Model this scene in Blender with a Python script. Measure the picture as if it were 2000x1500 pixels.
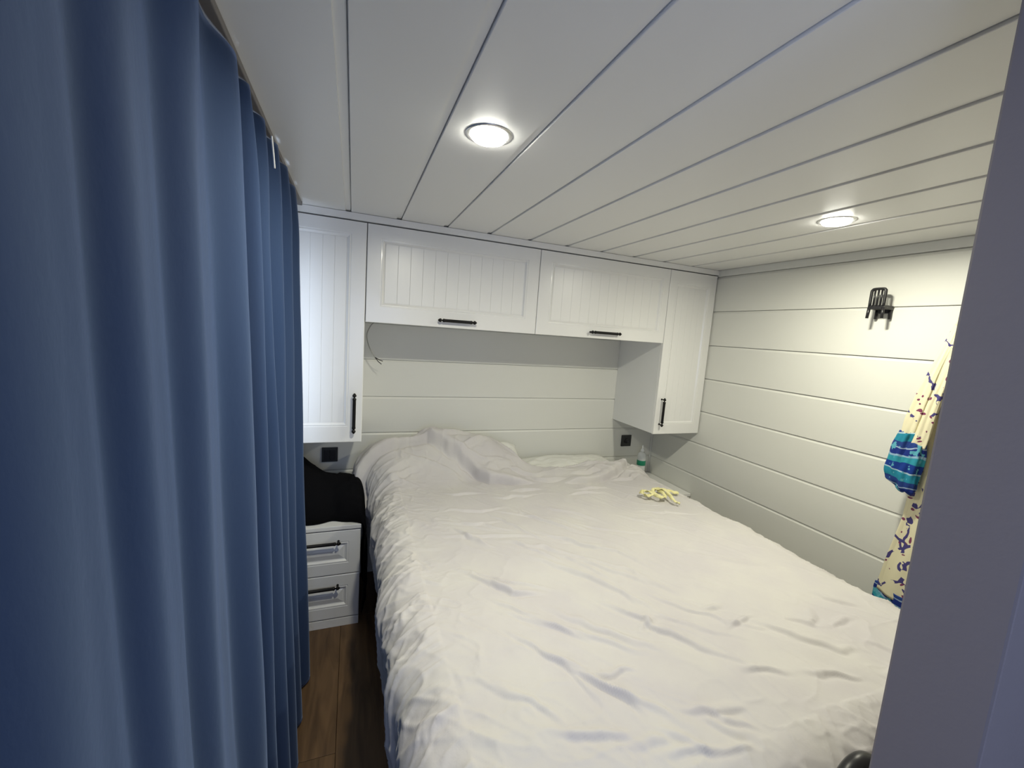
import bpy, bmesh, math, random
import numpy as np
from mathutils import Vector, Matrix
for o in list(bpy.data.objects): bpy.data.objects.remove(o)
S = bpy.context.scene
COL = S.collection
R = math.radians
FZ = -0.156          # floor level (camera eye is at z = 1.5)
CZ = 2.0249          # ceiling face
XR = 2.346           # right wall face
YB = 2.735           # back wall face
YF = 2.2534          # front face of the cabinet doors
XL = -0.345          # left wall face

# ------------------------------------------------------------------ camera
cam_d = bpy.data.cameras.new('camera'); cam = bpy.data.objects.new('camera', cam_d); COL.objects.link(cam)
yaw, pitch, roll = R(21.2452), R(-6.9867), R(4.0916)
fwd = Vector((math.sin(yaw)*math.cos(pitch), math.cos(yaw)*math.cos(pitch), math.sin(pitch)))
rt = Vector((math.cos(yaw), -math.sin(yaw), 0)); up = rt.cross(fwd)
r2 = rt*math.cos(roll) + up*math.sin(roll); u2 = -rt*math.sin(roll) + up*math.cos(roll)
cam.matrix_world = Matrix(((r2.x, u2.x, -fwd.x, 0), (r2.y, u2.y, -fwd.y, 0), (r2.z, u2.z, -fwd.z, 1.5), (0, 0, 0, 1)))
cam_d.sensor_fit = 'HORIZONTAL'; cam_d.sensor_width = 36.0; cam_d.lens = 812.05/2000*36.0
cam_d.clip_start = 0.02
S.camera = cam

# ------------------------------------------------------------------ light
w = bpy.data.worlds.new('world'); S.world = w; w.use_nodes = True
bg = w.node_tree.nodes['Background']; bg.inputs[0].default_value = (0.55, 0.72, 1.0, 1); bg.inputs[1].default_value = 0.9
def area(name, loc, rot, size, energy, color, shape='RECTANGLE', size_y=None, spread=180):
    d = bpy.data.lights.new(name, 'AREA'); d.shape = shape; d.size = size
    if size_y: d.size_y = size_y
    d.energy = energy; d.color = color; d.spread = R(spread)
    o = bpy.data.objects.new(name, d); COL.objects.link(o); o.location = loc; o.rotation_euler = rot
    return o
# daylight through the window of the left wall (behind the curtain) and the window of the room behind the camera
area('daylight_left_window', (XL-0.05, 1.54, 1.35), (0, R(-90), 0), 0.95, 7.5, (0.66, 0.78, 1.0), size_y=1.04)
area('daylight_rear_window', (0.1, -1.66, 1.35), (R(90), 0, 0), 1.1, 9, (0.58, 0.66, 1.0), size_y=1.1)
area('added_side_fill', (XL-0.06, -0.95, 1.35), (0, R(-90), 0), 0.9, 9, (0.50, 0.60, 1.0), size_y=0.9)  # unseen fill lamp, added to turn the duvet's left side bluer
LAMPS = [(0.331, 1.155), (1.757, 1.146)]
for lx, ly in LAMPS:
    area('downlight_beam', (lx, ly, CZ-0.017), (0, 0, 0), 0.088, 10.8, (1.0, 0.965, 0.785), 'DISK', spread=174)
S.view_settings.view_transform = 'Standard'; S.view_settings.look = 'None'
S.view_settings.exposure = 0.22; S.view_settings.gamma = 1.0; S.view_settings.use_curve_mapping = False

# ------------------------------------------------------------------ helpers
def link(name, me, mat=None, parent=None, smooth=False):
    o = bpy.data.objects.new(name, me); COL.objects.link(o)
    if mat and not me.materials: me.materials.append(mat)
    if parent: o.parent = parent
    if smooth:
        me.polygons.foreach_set('use_smooth', [True]*len(me.polygons))
    return o
def bmobj(name, bm, mat=None, parent=None, smooth=False):
    bmesh.ops.recalc_face_normals(bm, faces=bm.faces)
    me = bpy.data.meshes.new(name); bm.to_mesh(me); bm.free()
    return link(name, me, mat, parent, smooth)
def empty(name, loc=(0, 0, 0)):
    o = bpy.data.objects.new(name, None); o.empty_display_size = 0.05; COL.objects.link(o); o.location = loc
    return o
def tag(o, label=None, cat=None, group=None, kind=None):
    if label: o['label'] = label
    if cat: o['category'] = cat
    if group: o['group'] = group
    if kind: o['kind'] = kind
    return o
def off(root, o):                      # world-built part under a root that stands elsewhere
    o.parent = root; o.location = -Vector(root.location)
    return o
def box(bm, x0, x1, y0, y1, z0, z1, bev=0.0):
    vs = [bm.verts.new(p) for p in ((x0,y0,z0),(x1,y0,z0),(x1,y1,z0),(x0,y1,z0),(x0,y0,z1),(x1,y0,z1),(x1,y1,z1),(x0,y1,z1))]
    fs = [bm.faces.new([vs[i] for i in f]) for f in ((0,3,2,1),(4,5,6,7),(0,1,5,4),(1,2,6,5),(2,3,7,6),(3,0,4,7))]
    if bev:
        es = list({e for f in fs for e in f.edges})
        bmesh.ops.bevel(bm, geom=es, offset=bev, segments=2, affect='EDGES', profile=0.6)
def boxo(name, x0, x1, y0, y1, z0, z1, mat, parent=None, bev=0.0):
    bm = bmesh.new(); box(bm, x0, x1, y0, y1, z0, z1, bev)
    return bmobj(name, bm, mat, parent)
def tube(bm, pts, rad, seg=10, cap=True):
    pts = [Vector(p) for p in pts]; n = len(pts)
    rads = rad if isinstance(rad, (list, tuple)) else [rad]*n
    rings = []; nrm = None
    for i, p in enumerate(pts):
        t = (pts[min(i+1, n-1)] - pts[max(i-1, 0)]).normalized()
        if nrm is None:
            a = Vector((0, 0, 1)) if abs(t.z) < .9 else Vector((1, 0, 0))
            nrm = (a - t*a.dot(t)).normalized()
        else:
            nrm = (nrm - t*nrm.dot(t)).normalized()
        b = t.cross(nrm)
        rings.append([bm.verts.new(p + (nrm*math.cos(2*math.pi*k/seg) + b*math.sin(2*math.pi*k/seg))*rads[i]) for k in range(seg)])
    for a, b in zip(rings[:-1], rings[1:]):
        for k in range(seg): bm.faces.new((a[k], a[(k+1) % seg], b[(k+1) % seg], b[k]))
    if cap:
        bm.faces.new(rings[0][::-1]); bm.faces.new(rings[-1])
def lathe(bm, prof, seg=24, axis='Z', org=(0, 0, 0)):
    rings = []
    for r, h in prof:
        ring = []
        for k in range(seg):
            a = 2*math.pi*k/seg; c, s = r*math.cos(a), r*math.sin(a)
            p = (c, s, h) if axis == 'Z' else ((h, c, s) if axis == 'X' else (c, h, s))
            ring.append(bm.verts.new(Vector(p) + Vector(org)))
        rings.append(ring)
    for a, b in zip(rings[:-1], rings[1:]):
        for k in range(seg): bm.faces.new((a[k], a[(k+1) % seg], b[(k+1) % seg], b[k]))
    bm.faces.new(rings[0][::-1]); bm.faces.new(rings[-1])
def catmull(P, n):
    P = [np.array(p, float) for p in P]; Q = [2*P[0]-P[1]] + P + [2*P[-1]-P[-2]]; out = []
    for i in range(1, len(Q)-2):
        for k in range(n):
            t = k/n; a, b, c, d = Q[i-1], Q[i], Q[i+1], Q[i+2]
            out.append(.5*((2*b) + (c-a)*t + (2*a-5*b+4*c-d)*t*t + (3*b-a-3*c+d)*t**3))
    out.append(Q[-2]); return [tuple(map(float, p)) for p in out]
def grid_mesh(name, P, mat, parent=None, smooth=True, closed_u=False):
    """P: (n, m, 3) array of points"""
    n, m = P.shape[:2]
    me = bpy.data.meshes.new(name)
    idx = np.arange(n*m).reshape(n, m)
    if closed_u: idx = np.vstack([idx, idx[:1]])
    F = np.stack([idx[:-1, :-1], idx[1:, :-1], idx[1:, 1:], idx[:-1, 1:]], -1).reshape(-1, 4)
    me.vertices.add(n*m); me.vertices.foreach_set('co', P.reshape(-1).astype(np.float32))
    me.loops.add(F.size); me.loops.foreach_set('vertex_index', F.reshape(-1).astype(np.int32))
    me.polygons.add(len(F)); me.polygons.foreach_set('loop_start', (np.arange(len(F))*4).astype(np.int32))
    me.update(calc_edges=True); me.validate()
    return link(name, me, mat, parent, smooth)
rng = np.random.RandomState(7)
_T = rng.rand(8, 256, 256)*2-1
def vnoise(x, y, s=0):
    x = np.asarray(x, float)+91.3; y = np.asarray(y, float)+57.7
    xi = np.floor(x).astype(int); yi = np.floor(y).astype(int); fx = x-xi; fy = y-yi
    fx = fx*fx*fx*(fx*(fx*6-15)+10); fy = fy*fy*fy*(fy*(fy*6-15)+10); T = _T[s % 8]
    g = lambda a, b: T[a % 256, b % 256]
    return (g(xi, yi)*(1-fx)+g(xi+1, yi)*fx)*(1-fy) + (g(xi, yi+1)*(1-fx)+g(xi+1, yi+1)*fx)*fy
def sst(a, b, x):
    t = np.clip((x-a)/(b-a), 0, 1); return t*t*(3-2*t)
def polydist(X, Y, P):
    """distance to a polyline, side (+ = left of its direction), run parameter 0..1"""
    best = np.full(X.shape, 1e9); side = np.zeros(X.shape); run = np.zeros(X.shape)
    L = [0]
    for a, b in zip(P[:-1], P[1:]): L.append(L[-1]+math.dist(a, b))
    for i, (a, b) in enumerate(zip(P[:-1], P[1:])):
        dx, dy = b[0]-a[0], b[1]-a[1]; l2 = dx*dx+dy*dy
        t = np.clip(((X-a[0])*dx+(Y-a[1])*dy)/l2, 0, 1)
        ex = X-(a[0]+t*dx); ey = Y-(a[1]+t*dy); d = np.hypot(ex, ey); m = d < best
        best = np.where(m, d, best); side = np.where(m, np.sign(dx*ey-dy*ex), side)
        run = np.where(m, (L[i]+t*math.sqrt(l2))/L[-1], run)
    return best, side, run

# ------------------------------------------------------------------ materials
def mat(name, color, rough=0.5, metal=0.0, spec=0.5, coat=0.0, coat_rough=0.1, sheen=0.0, sheen_rough=0.4, sheen_tint=None,
        bump=None, var=None, trans=0.0):
    m = bpy.data.materials.new(name); m.use_nodes = True; nt = m.node_tree; p = nt.nodes['Principled BSDF']
    p.inputs['Base Color'].default_value = (*color, 1); p.inputs['Roughness'].default_value = rough
    p.inputs['Metallic'].default_value = metal; p.inputs['Specular IOR Level'].default_value = spec
    p.inputs['Coat Weight'].default_value = coat; p.inputs['Coat Roughness'].default_value = coat_rough
    p.inputs['Sheen Weight'].default_value = sheen; p.inputs['Sheen Roughness'].default_value = sheen_rough
    if sheen_tint: p.inputs['Sheen Tint'].default_value = (*sheen_tint, 1)
    p.inputs['Transmission Weight'].default_value = trans
    tc = nt.nodes.new('ShaderNodeTexCoord')
    if var:                     # (scale, other colour, stretch)
        n = nt.nodes.new('ShaderNodeTexNoise'); n.inputs['Scale'].default_value = var[0]; n.inputs['Detail'].default_value = 5
        mp = nt.nodes.new('ShaderNodeMapping'); mp.inputs['Scale'].default_value = var[2] if len(var) > 2 else (1, 1, 1)
        mx = nt.nodes.new('ShaderNodeMix'); mx.data_type = 'RGBA'
        mx.inputs[6].default_value = (*color, 1); mx.inputs[7].default_value = (*var[1], 1)
        rp = nt.nodes.new('ShaderNodeMapRange'); rp.inputs[1].default_value = .35; rp.inputs[2].default_value = .65
        nt.links.new(tc.outputs['Object'], mp.inputs[0]); nt.links.new(mp.outputs[0], n.inputs['Vector'])
        nt.links.new(n.outputs['Fac'], rp.inputs[0]); nt.links.new(rp.outputs[0], mx.inputs[0]); nt.links.new(mx.outputs[2], p.inputs['Base Color'])
    if bump:                    # (scale, strength, distance, stretch)
        n = nt.nodes.new('ShaderNodeTexNoise'); n.inputs['Scale'].default_value = bump[0]; n.inputs['Detail'].default_value = 4
        mp = nt.nodes.new('ShaderNodeMapping'); mp.inputs['Scale'].default_value = bump[3] if len(bump) > 3 else (1, 1, 1)
        b = nt.nodes.new('ShaderNodeBump'); b.inputs['Strength'].default_value = bump[1]; b.inputs['Distance'].default_value = bump[2]
        nt.links.new(tc.outputs['Object'], mp.inputs[0]); nt.links.new(mp.outputs[0], n.inputs['Vector'])
        nt.links.new(n.outputs['Fac'], b.inputs['Height']); nt.links.new(b.outputs[0], p.inputs['Normal'])
    return m
M = {}
M['ceiling'] = mat('ceiling_pvc', (.85, .85, .83), .38, spec=.5, bump=(3, .15, .004, (1, .3, 1)))
M['wall'] = mat('wall_panel_white', (.74, .745, .70), .45, bump=(4, .12, .004))
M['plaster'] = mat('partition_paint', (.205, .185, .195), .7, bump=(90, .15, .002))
M['lacquer'] = mat('cabinet_lacquer', (.86, .86, .84), .28, coat=.35, coat_rough=.12, bump=(14, .06, .002))
M['carcass'] = mat('cabinet_board', (.80, .81, .80), .5)
M['bead'] = mat('bead_board', (.86, .86, .84), .34, coat=.25, coat_rough=.28, bump=(9, .05, .002))
M['black_metal'] = mat('blackened_metal', (.012, .011, .010), .42, metal=.6, bump=(60, .2, .001))
M['black_plastic'] = mat('black_plastic', (.013, .013, .015), .38, bump=(200, .1, .0004))
M['socket'] = mat('socket_plastic', (.022, .024, .026), .45)
M['black_cloth'] = mat('black_cloth', (.004, .004, .005), .95, spec=.1, bump=(300, .4, .001))
M['duvet'] = mat('duvet_cotton', (.605, .587, .567), .75, spec=.25, sheen=.15, bump=(55, .30, .003), var=(6, (.57, .547, .552)))
M['sheet'] = mat('sheet_cotton', (.70, .70, .67), .8, spec=.2, bump=(30, .3, .003))
M['pillow'] = mat('pillow_cotton', (.74, .74, .70), .8, spec=.2, bump=(22, .35, .004))
M['velvet'] = mat('blue_velvet', (.026, .050, .120), .85, spec=.15, sheen=.40, sheen_rough=.36, sheen_tint=(.55, .70, 1.0),
                  bump=(90, .20, .002, (1, 1, .5)), var=(3.0, (.033, .058, .128), (1, 1, .5)))
M['rail'] = mat('rail_taupe', (.20, .185, .175), .5, metal=.2)
M['chrome'] = mat('lamp_rim', (.72, .72, .72), .25, metal=.9)
M['clear'] = mat('bottle_clear', (.85, .88, .88), .25, trans=.25)
M['green'] = mat('bottle_band', (.01, .22, .12), .4)
M['cap'] = mat('bottle_cap', (.8, .82, .82), .35)
M['cable'] = mat('grey_cable', (.36, .36, .34), .5)
M['darktip'] = mat('cable_tip', (.03, .03, .03), .5)
M['white_plastic'] = mat('white_plastic', (.82, .82, .80), .35)
M['yellow'] = mat('yellow_fabric', (.74, .69, .30), .7, sheen=.2, bump=(120, .4, .001), var=(40, (.85, .80, .45)))
M['trim'] = mat('trim_white', (.72, .73, .70), .4)
M['bag'] = mat('bag_fabric', (.012, .012, .014), .8, bump=(250, .4, .001))
def emit(name, color, strength):
    m = bpy.data.materials.new(name); m.use_nodes = True; nt = m.node_tree; nt.nodes.clear()
    e = nt.nodes.new('ShaderNodeEmission'); e.inputs[0].default_value = (*color, 1); e.inputs[1].default_value = strength
    o = nt.nodes.new('ShaderNodeOutputMaterial'); nt.links.new(e.outputs[0], o.inputs[0]); return m
M['lens'] = emit('lamp_lens', (1, .98, .88), 42)
def glass():
    m = mat('window_glass', (1, 1, 1), .02, trans=1.0); return m
M['glass'] = glass()
def wood():
    m = bpy.data.materials.new('floor_laminate'); m.use_nodes = True; nt = m.node_tree; p = nt.nodes['Principled BSDF']
    tc = nt.nodes.new('ShaderNodeTexCoord'); oi = nt.nodes.new('ShaderNodeObjectInfo')
    mp = nt.nodes.new('ShaderNodeMapping'); mp.inputs['Scale'].default_value = (9, 1.1, 1)
    va = nt.nodes.new('ShaderNodeVectorMath'); va.operation = 'ADD'
    vm = nt.nodes.new('ShaderNodeVectorMath'); vm.operation = 'SCALE'; vm.inputs[0].default_value = (13, 7, 3)
    nt.links.new(oi.outputs['Random'], vm.inputs['Scale']); nt.links.new(tc.outputs['Object'], va.inputs[0]); nt.links.new(vm.outputs[0], va.inputs[1])
    nt.links.new(va.outputs[0], mp.inputs[0])
    n = nt.nodes.new('ShaderNodeTexNoise'); n.inputs['Scale'].default_value = 2.2; n.inputs['Detail'].default_value = 8; n.inputs['Distortion'].default_value = 1.2
    nt.links.new(mp.outputs[0], n.inputs['Vector'])
    cr = nt.nodes.new('ShaderNodeValToRGB'); cr.color_ramp.elements[0].position = .3; cr.color_ramp.elements[0].color = (.075, .040, .017, 1)
    cr.color_ramp.elements[1].position = .72; cr.color_ramp.elements[1].color = (.20, .115, .052, 1)
    nt.links.new(n.outputs['Fac'], cr.inputs[0]); nt.links.new(cr.outputs[0], p.inputs['Base Color'])
    p.inputs['Roughness'].default_value = .45
    b = nt.nodes.new('ShaderNodeBump'); b.inputs['Strength'].default_value = .15; b.inputs['Distance'].default_value = .002
    nt.links.new(n.outputs['Fac'], b.inputs['Height']); nt.links.new(b.outputs[0], p.inputs['Normal'])
    return m
M['wood'] = wood()
def garment_mat(name, kind):
    m = bpy.data.materials.new(name); m.use_nodes = True; nt = m.node_tree; p = nt.nodes['Principled BSDF']; L = nt.links
    p.inputs['Roughness'].default_value = .85; p.inputs['Specular IOR Level'].default_value = .2
    tc = nt.nodes.new('ShaderNodeTexCoord')
    if kind == 'cream':
        base = (.76, .71, .50, 1)
        wn = nt.nodes.new('ShaderNodeTexNoise'); wn.inputs['Scale'].default_value = 14; wn.inputs['Detail'].default_value = 1
        mixv = nt.nodes.new('ShaderNodeMix'); mixv.data_type = 'VECTOR'; mixv.inputs[0].default_value = .06
        L.new(tc.outputs['Object'], wn.inputs['Vector']); L.new(tc.outputs['Object'], mixv.inputs[4]); L.new(wn.outputs['Color'], mixv.inputs[5])
        mp = nt.nodes.new('ShaderNodeMapping'); mp.inputs['Scale'].default_value = (1, 1.25, .7); L.new(mixv.outputs[1], mp.inputs[0])
        # ring outlines (ogee medallions)
        v1 = nt.nodes.new('ShaderNodeTexVoronoi'); v1.feature = 'DISTANCE_TO_EDGE'; v1.inputs['Scale'].default_value = 9.5; L.new(mp.outputs[0], v1.inputs['Vector'])
        r1 = nt.nodes.new('ShaderNodeMath'); r1.operation = 'LESS_THAN'; r1.inputs[1].default_value = .045; L.new(v1.outputs['Distance'], r1.inputs[0])
        n1 = nt.nodes.new('ShaderNodeTexNoise'); n1.inputs['Scale'].default_value = 22; L.new(tc.outputs['Object'], n1.inputs['Vector'])
        g1 = nt.nodes.new('ShaderNodeMath'); g1.operation = 'GREATER_THAN'; g1.inputs[1].default_value = .50; L.new(n1.outputs['Fac'], g1.inputs[0])
        m1 = nt.nodes.new('ShaderNodeMath'); m1.operation = 'MULTIPLY'; L.new(r1.outputs[0], m1.inputs[0]); L.new(g1.outputs[0], m1.inputs[1])
        # small florets
        v2 = nt.nodes.new('ShaderNodeTexVoronoi'); v2.inputs['Scale'].default_value = 42; L.new(mixv.outputs[1], v2.inputs['Vector'])
        r2_ = nt.nodes.new('ShaderNodeMath'); r2_.operation = 'LESS_THAN'; r2_.inputs[1].default_value = .27; L.new(v2.outputs['Distance'], r2_.inputs[0])
        sp = nt.nodes.new('ShaderNodeSeparateColor'); L.new(v2.outputs['Color'], sp.inputs[0])
        g2 = nt.nodes.new('ShaderNodeMath'); g2.operation = 'GREATER_THAN'; g2.inputs[1].default_value = .62; L.new(sp.outputs[0], g2.inputs[0])
        m2 = nt.nodes.new('ShaderNodeMath'); m2.operation = 'MULTIPLY'; L.new(r2_.outputs[0], m2.inputs[0]); L.new(g2.outputs[0], m2.inputs[1])
        a = nt.nodes.new('ShaderNodeMix'); a.data_type = 'RGBA'; a.inputs[6].default_value = base; a.inputs[7].default_value = (.20, .05, .11, 1); L.new(m2.outputs[0], a.inputs[0])
        b = nt.nodes.new('ShaderNodeMix'); b.data_type = 'RGBA'; b.inputs[7].default_value = (.07, .06, .20, 1); L.new(m1.outputs[0], b.inputs[0]); L.new(a.outputs[2], b.inputs[6])
        L.new(b.outputs[2], p.inputs['Base Color'])
    else:
        # printed border in blue and teal bands with thin pale lines
        sx = nt.nodes.new('ShaderNodeSeparateXYZ'); L.new(tc.outputs['Object'], sx.inputs[0])
        wn = nt.nodes.new('ShaderNodeTexNoise'); wn.inputs['Scale'].default_value = 9; L.new(tc.outputs['Object'], wn.inputs['Vector'])
        ad = nt.nodes.new('ShaderNodeMath'); ad.operation = 'MULTIPLY_ADD'; ad.inputs[1].default_value = .05; L.new(wn.outputs['Fac'], ad.inputs[0]); L.new(sx.outputs[2], ad.inputs[2])
        ml = nt.nodes.new('ShaderNodeMath'); ml.operation = 'MULTIPLY'; ml.inputs[1].default_value = 6.2; L.new(ad.outputs[0], ml.inputs[0])
        fr = nt.nodes.new('ShaderNodeMath'); fr.operation = 'FRACT'; L.new(ml.outputs[0], fr.inputs[0])
        cr = nt.nodes.new('ShaderNodeValToRGB'); e = cr.color_ramp; e.interpolation = 'CONSTANT'
        cols = [(0, (.012, .03, .20)), (.16, (.30, .40, .55)), (.19, (.02, .05, .22)), (.34, (.02, .22, .33)), (.56, (.35, .5, .6)), (.60, (.01, .04, .24)), (.80, (.03, .27, .36)), (.95, (.25, .4, .55))]
        e.elements[0].position = 0; e.elements[0].color = (*cols[0][1], 1); e.elements[1].position = cols[1][0]; e.elements[1].color = (*cols[1][1], 1)
        for q, c in cols[2:]:
            k = e.elements.new(q); k.color = (*c, 1)
        L.new(fr.outputs[0], cr.inputs[0])
        v = nt.nodes.new('ShaderNodeTexNoise'); v.inputs['Scale'].default_value = 34; v.inputs['Detail'].default_value = 2; L.new(tc.outputs['Object'], v.inputs['Vector'])
        g = nt.nodes.new('ShaderNodeMath'); g.operation = 'GREATER_THAN'; g.inputs[1].default_value = .60; L.new(v.outputs['Fac'], g.inputs[0])
        a = nt.nodes.new('ShaderNodeMix'); a.data_type = 'RGBA'; a.inputs[7].default_value = (.10, .36, .46, 1); L.new(g.outputs[0], a.inputs[0]); L.new(cr.outputs[0], a.inputs[6])
        L.new(a.outputs[2], p.inputs['Base Color'])
    return m
M['cream'] = garment_mat('garment_cream_print', 'cream'); M['border'] = garment_mat('garment_blue_border', 'blue')

# ------------------------------------------------------------------ floor
floor = boxo('floor', XL-.1, XR+.1, -1.75, YB+.1, FZ-.06, FZ-.012, M['wood']); tag(floor, kind='structure')
random.seed(3)
PW, PL = .190, 1.22
bm = bmesh.new(); box(bm, 0.0008, PW-.0008, .0008, PL-.0008, -.0115, 0, .0012)
plank0 = bmobj('floor_plank', bm, M['wood'], floor); fl_me = plank0.data; first = True
x = XL + .005 - PW*0.35
row = 0
while x < XR:
    y = -1.70 - (row*.43 % PL)
    while y < YB:
        if first: o = plank0; first = False
        else: o = bpy.data.objects.new('floor_plank', fl_me); COL.objects.link(o); o.parent = floor
        o.location = (x, y, FZ); y += PL
    x += PW; row += 1

# ------------------------------------------------------------------ ceiling
ceil = boxo('ceiling', XL-.1, XR+.1, -1.75, YB+.1, CZ+.014, CZ+.07, M['ceiling']); tag(ceil, kind='structure')
CW = .2376
def prism(prof, l0, l1, conv):
    bm = bmesh.new(); a = [bm.verts.new(conv(u, v, l0)) for u, v in prof]; b = [bm.verts.new(conv(u, v, l1)) for u, v in prof]
    n = len(prof)
    for i in range(n): bm.faces.new((a[i], a[(i+1) % n], b[(i+1) % n], b[i]))
    bm.faces.new(a[::-1]); bm.faces.new(b)
    return bm
prof = [(.0012, .013), (.0012, .0012), (.0026, 0), (CW-.0245, 0), (CW-.0235, .0055), (CW-.0035, .0055), (CW-.0012, .0068), (CW-.0012, .013)]
bm = prism(prof, -1.7, YB, lambda u, v, l: (u, l, CZ+v))
c0 = bmobj('ceiling_plank', bm, M['ceiling'], ceil)
for i in range(-2, 11):
    o = c0 if i == -2 else bpy.data.objects.new('ceiling_plank', c0.data)
    if i > -2: COL.objects.link(o); o.parent = ceil
    o.location = (-.022 + (i-1)*CW + CW*0, 0, 0)

# ------------------------------------------------------------------ walls
GW = .2353
wprof = [(.0008, .012), (.0008, .001), (.0020, 0), (GW-.0150, 0), (GW-.0035, .0060), (GW-.0022, .0060), (GW-.0022, .012)]
wall_b = boxo('wall_back', XL-.1, XR+.1, YB+.013, YB+.09, FZ-.06, CZ+.07, M['wall']); tag(wall_b, kind='structure')
bm = prism(wprof, XL-.01, XR+.005, lambda u, v, l: (l, YB+v, u)); wb0 = bmobj('wall_plank', bm, M['wall'], wall_b)
wall_r = boxo('wall_right', XR+.013, XR+.09, -1.75, YB+.1, FZ-.06, CZ+.07, M['wall']); tag(wall_r, kind='structure')
bm = prism(wprof, .296, YB, lambda u, v, l: (XR+v, l, u)); wr0 = bmobj('wall_plank', bm, M['wall'], wall_r)
G0 = 1.7461
for k in range(-8, 2):
    z = G0 + k*GW
    if z > CZ: continue
    for base, par_ in ((wb0, wall_b), (wr0, wall_r)):
        if k == -8: o = base
        else: o = bpy.data.objects.new('wall_plank', base.data); COL.objects.link(o); o.parent = par_
        o.location = (0, 0, z)
        if z < FZ-.2: pass
# cornice strip above the top wall planks
tag(boxo('trim_2', XR-.004, XR+.012, .296, YF, CZ-.043, CZ, M['trim'], bev=.0015), kind='structure')
# corner bead where back and right walls meet
tag(boxo('trim_3', XR-.012, XR, YB-.012, YB, .425, .90, M['trim'], bev=.003), kind='structure')
# strip over the cabinets
tag(boxo('trim_1', XL, XR-.004, YF-.006, YF+.02, 1.9915, CZ-.0015, M['lacquer'], bev=.001), kind='structure')
# left wall with a window behind the curtain
WY0, WY1, WZ0, WZ1 = 1.0, 2.14, .85, 1.83
bm = bmesh.new()
box(bm, XL-.09, XL, -1.75, -1.45, FZ, CZ+.01); box(bm, XL-.09, XL, -.45, WY0, FZ, CZ+.01); box(bm, XL-.09, XL, -1.45, -.45, FZ, WZ0); box(bm, XL-.09, XL, -1.45, -.45, WZ1, CZ+.01); box(bm, XL-.09, XL, WY1, YB, FZ, CZ+.01)  # the opening near the camera is added for the side fill lamp
box(bm, XL-.09, XL, WY0, WY1, FZ, WZ0); box(bm, XL-.09, XL, WY0, WY1, WZ1, CZ+.01)
tag(bmobj('wall_left', bm, M['wall']), kind='structure')
win = empty('window_1', (XL-.05, (WY0+WY1)/2, WZ0)); tag(win, kind='structure')
def window_parts(root, axis, c, a0, a1, z0, z1):
    bm = bmesh.new(); t = .035
    def b(p0, p1, q0, q1):
        if axis == 'x': box(bm, c-.02, c+.02, p0, p1, q0, q1, .003)
        else: box(bm, p0, p1, c-.02, c+.02, q0, q1, .003)
    b(a0, a0+t, z0, z1); b(a1-t, a1, z0, z1); b(a0+t, a1-t, z0, z0+t); b(a0+t, a1-t, z1-t, z1); mid = (a0+a1)/2; b(mid-.02, mid+.02, z0+t, z1-t)
    off(root, bmobj('window_frame', bm, M['white_plastic']))
window_parts(win, 'x', XL-.03, WY0, WY1, WZ0, WZ1)
added_win = empty('added_window', (XL-.05, -.95, WZ0)); tag(added_win, kind='structure'); window_parts(added_win, 'x', XL-.03, -1.45, -.45, WZ0, WZ1)  # unseen window, added to frame the side fill lamp's opening
# partition at the doorway (seen as the grey post), and the wall behind the camera with its window
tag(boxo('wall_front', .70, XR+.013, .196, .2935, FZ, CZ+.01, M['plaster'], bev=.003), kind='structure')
bm = bmesh.new()
box(bm, XL, -.5+.3, -1.75, -1.66, FZ, CZ+.01); box(bm, .75, XR+.01, -1.75, -1.66, FZ, CZ+.01)
box(bm, -.2, .75, -1.75, -1.66, FZ, .7); box(bm, -.2, .75, -1.75, -1.66, 1.9, CZ+.01)
tag(bmobj('wall_rear', bm, M['wall']), kind='structure')
win2 = empty('window_2', (.27, -1.70, .7)); tag(win2, kind='structure'); window_parts(win2, 'y', -1.70, -.2, .75, .7, 1.9)

# ------------------------------------------------------------------ downlights
for i, (lx, ly) in enumerate(LAMPS):
    r = empty('ceiling_downlight', (lx, ly, CZ))
    tag(r, ['lit round recessed ceiling downlight near the blue curtain', 'lit round recessed ceiling downlight near the right wall and chair-shaped hook'][i], 'ceiling light', 'recessed downlights in the white ceiling')
    bm = bmesh.new()
    lathe(bm, [(.0495, .004), (.0495, -.0015), (.051, -.003), (.058, -.003), (.063, -.002), (.0645, .0), (.0645, .004)], 48)
    bmobj('rim', bm, M['chrome'], r, True)
    bm = bmesh.new(); lathe(bm, [(.049, .002), (.049, -.0035), (.0475, -.0085), (.043, -.0125), (.030, -.0150), (.012, -.0160), (.002, -.0162)], 40)
    bmobj('lens', bm, M['lens'], r, True)

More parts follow.
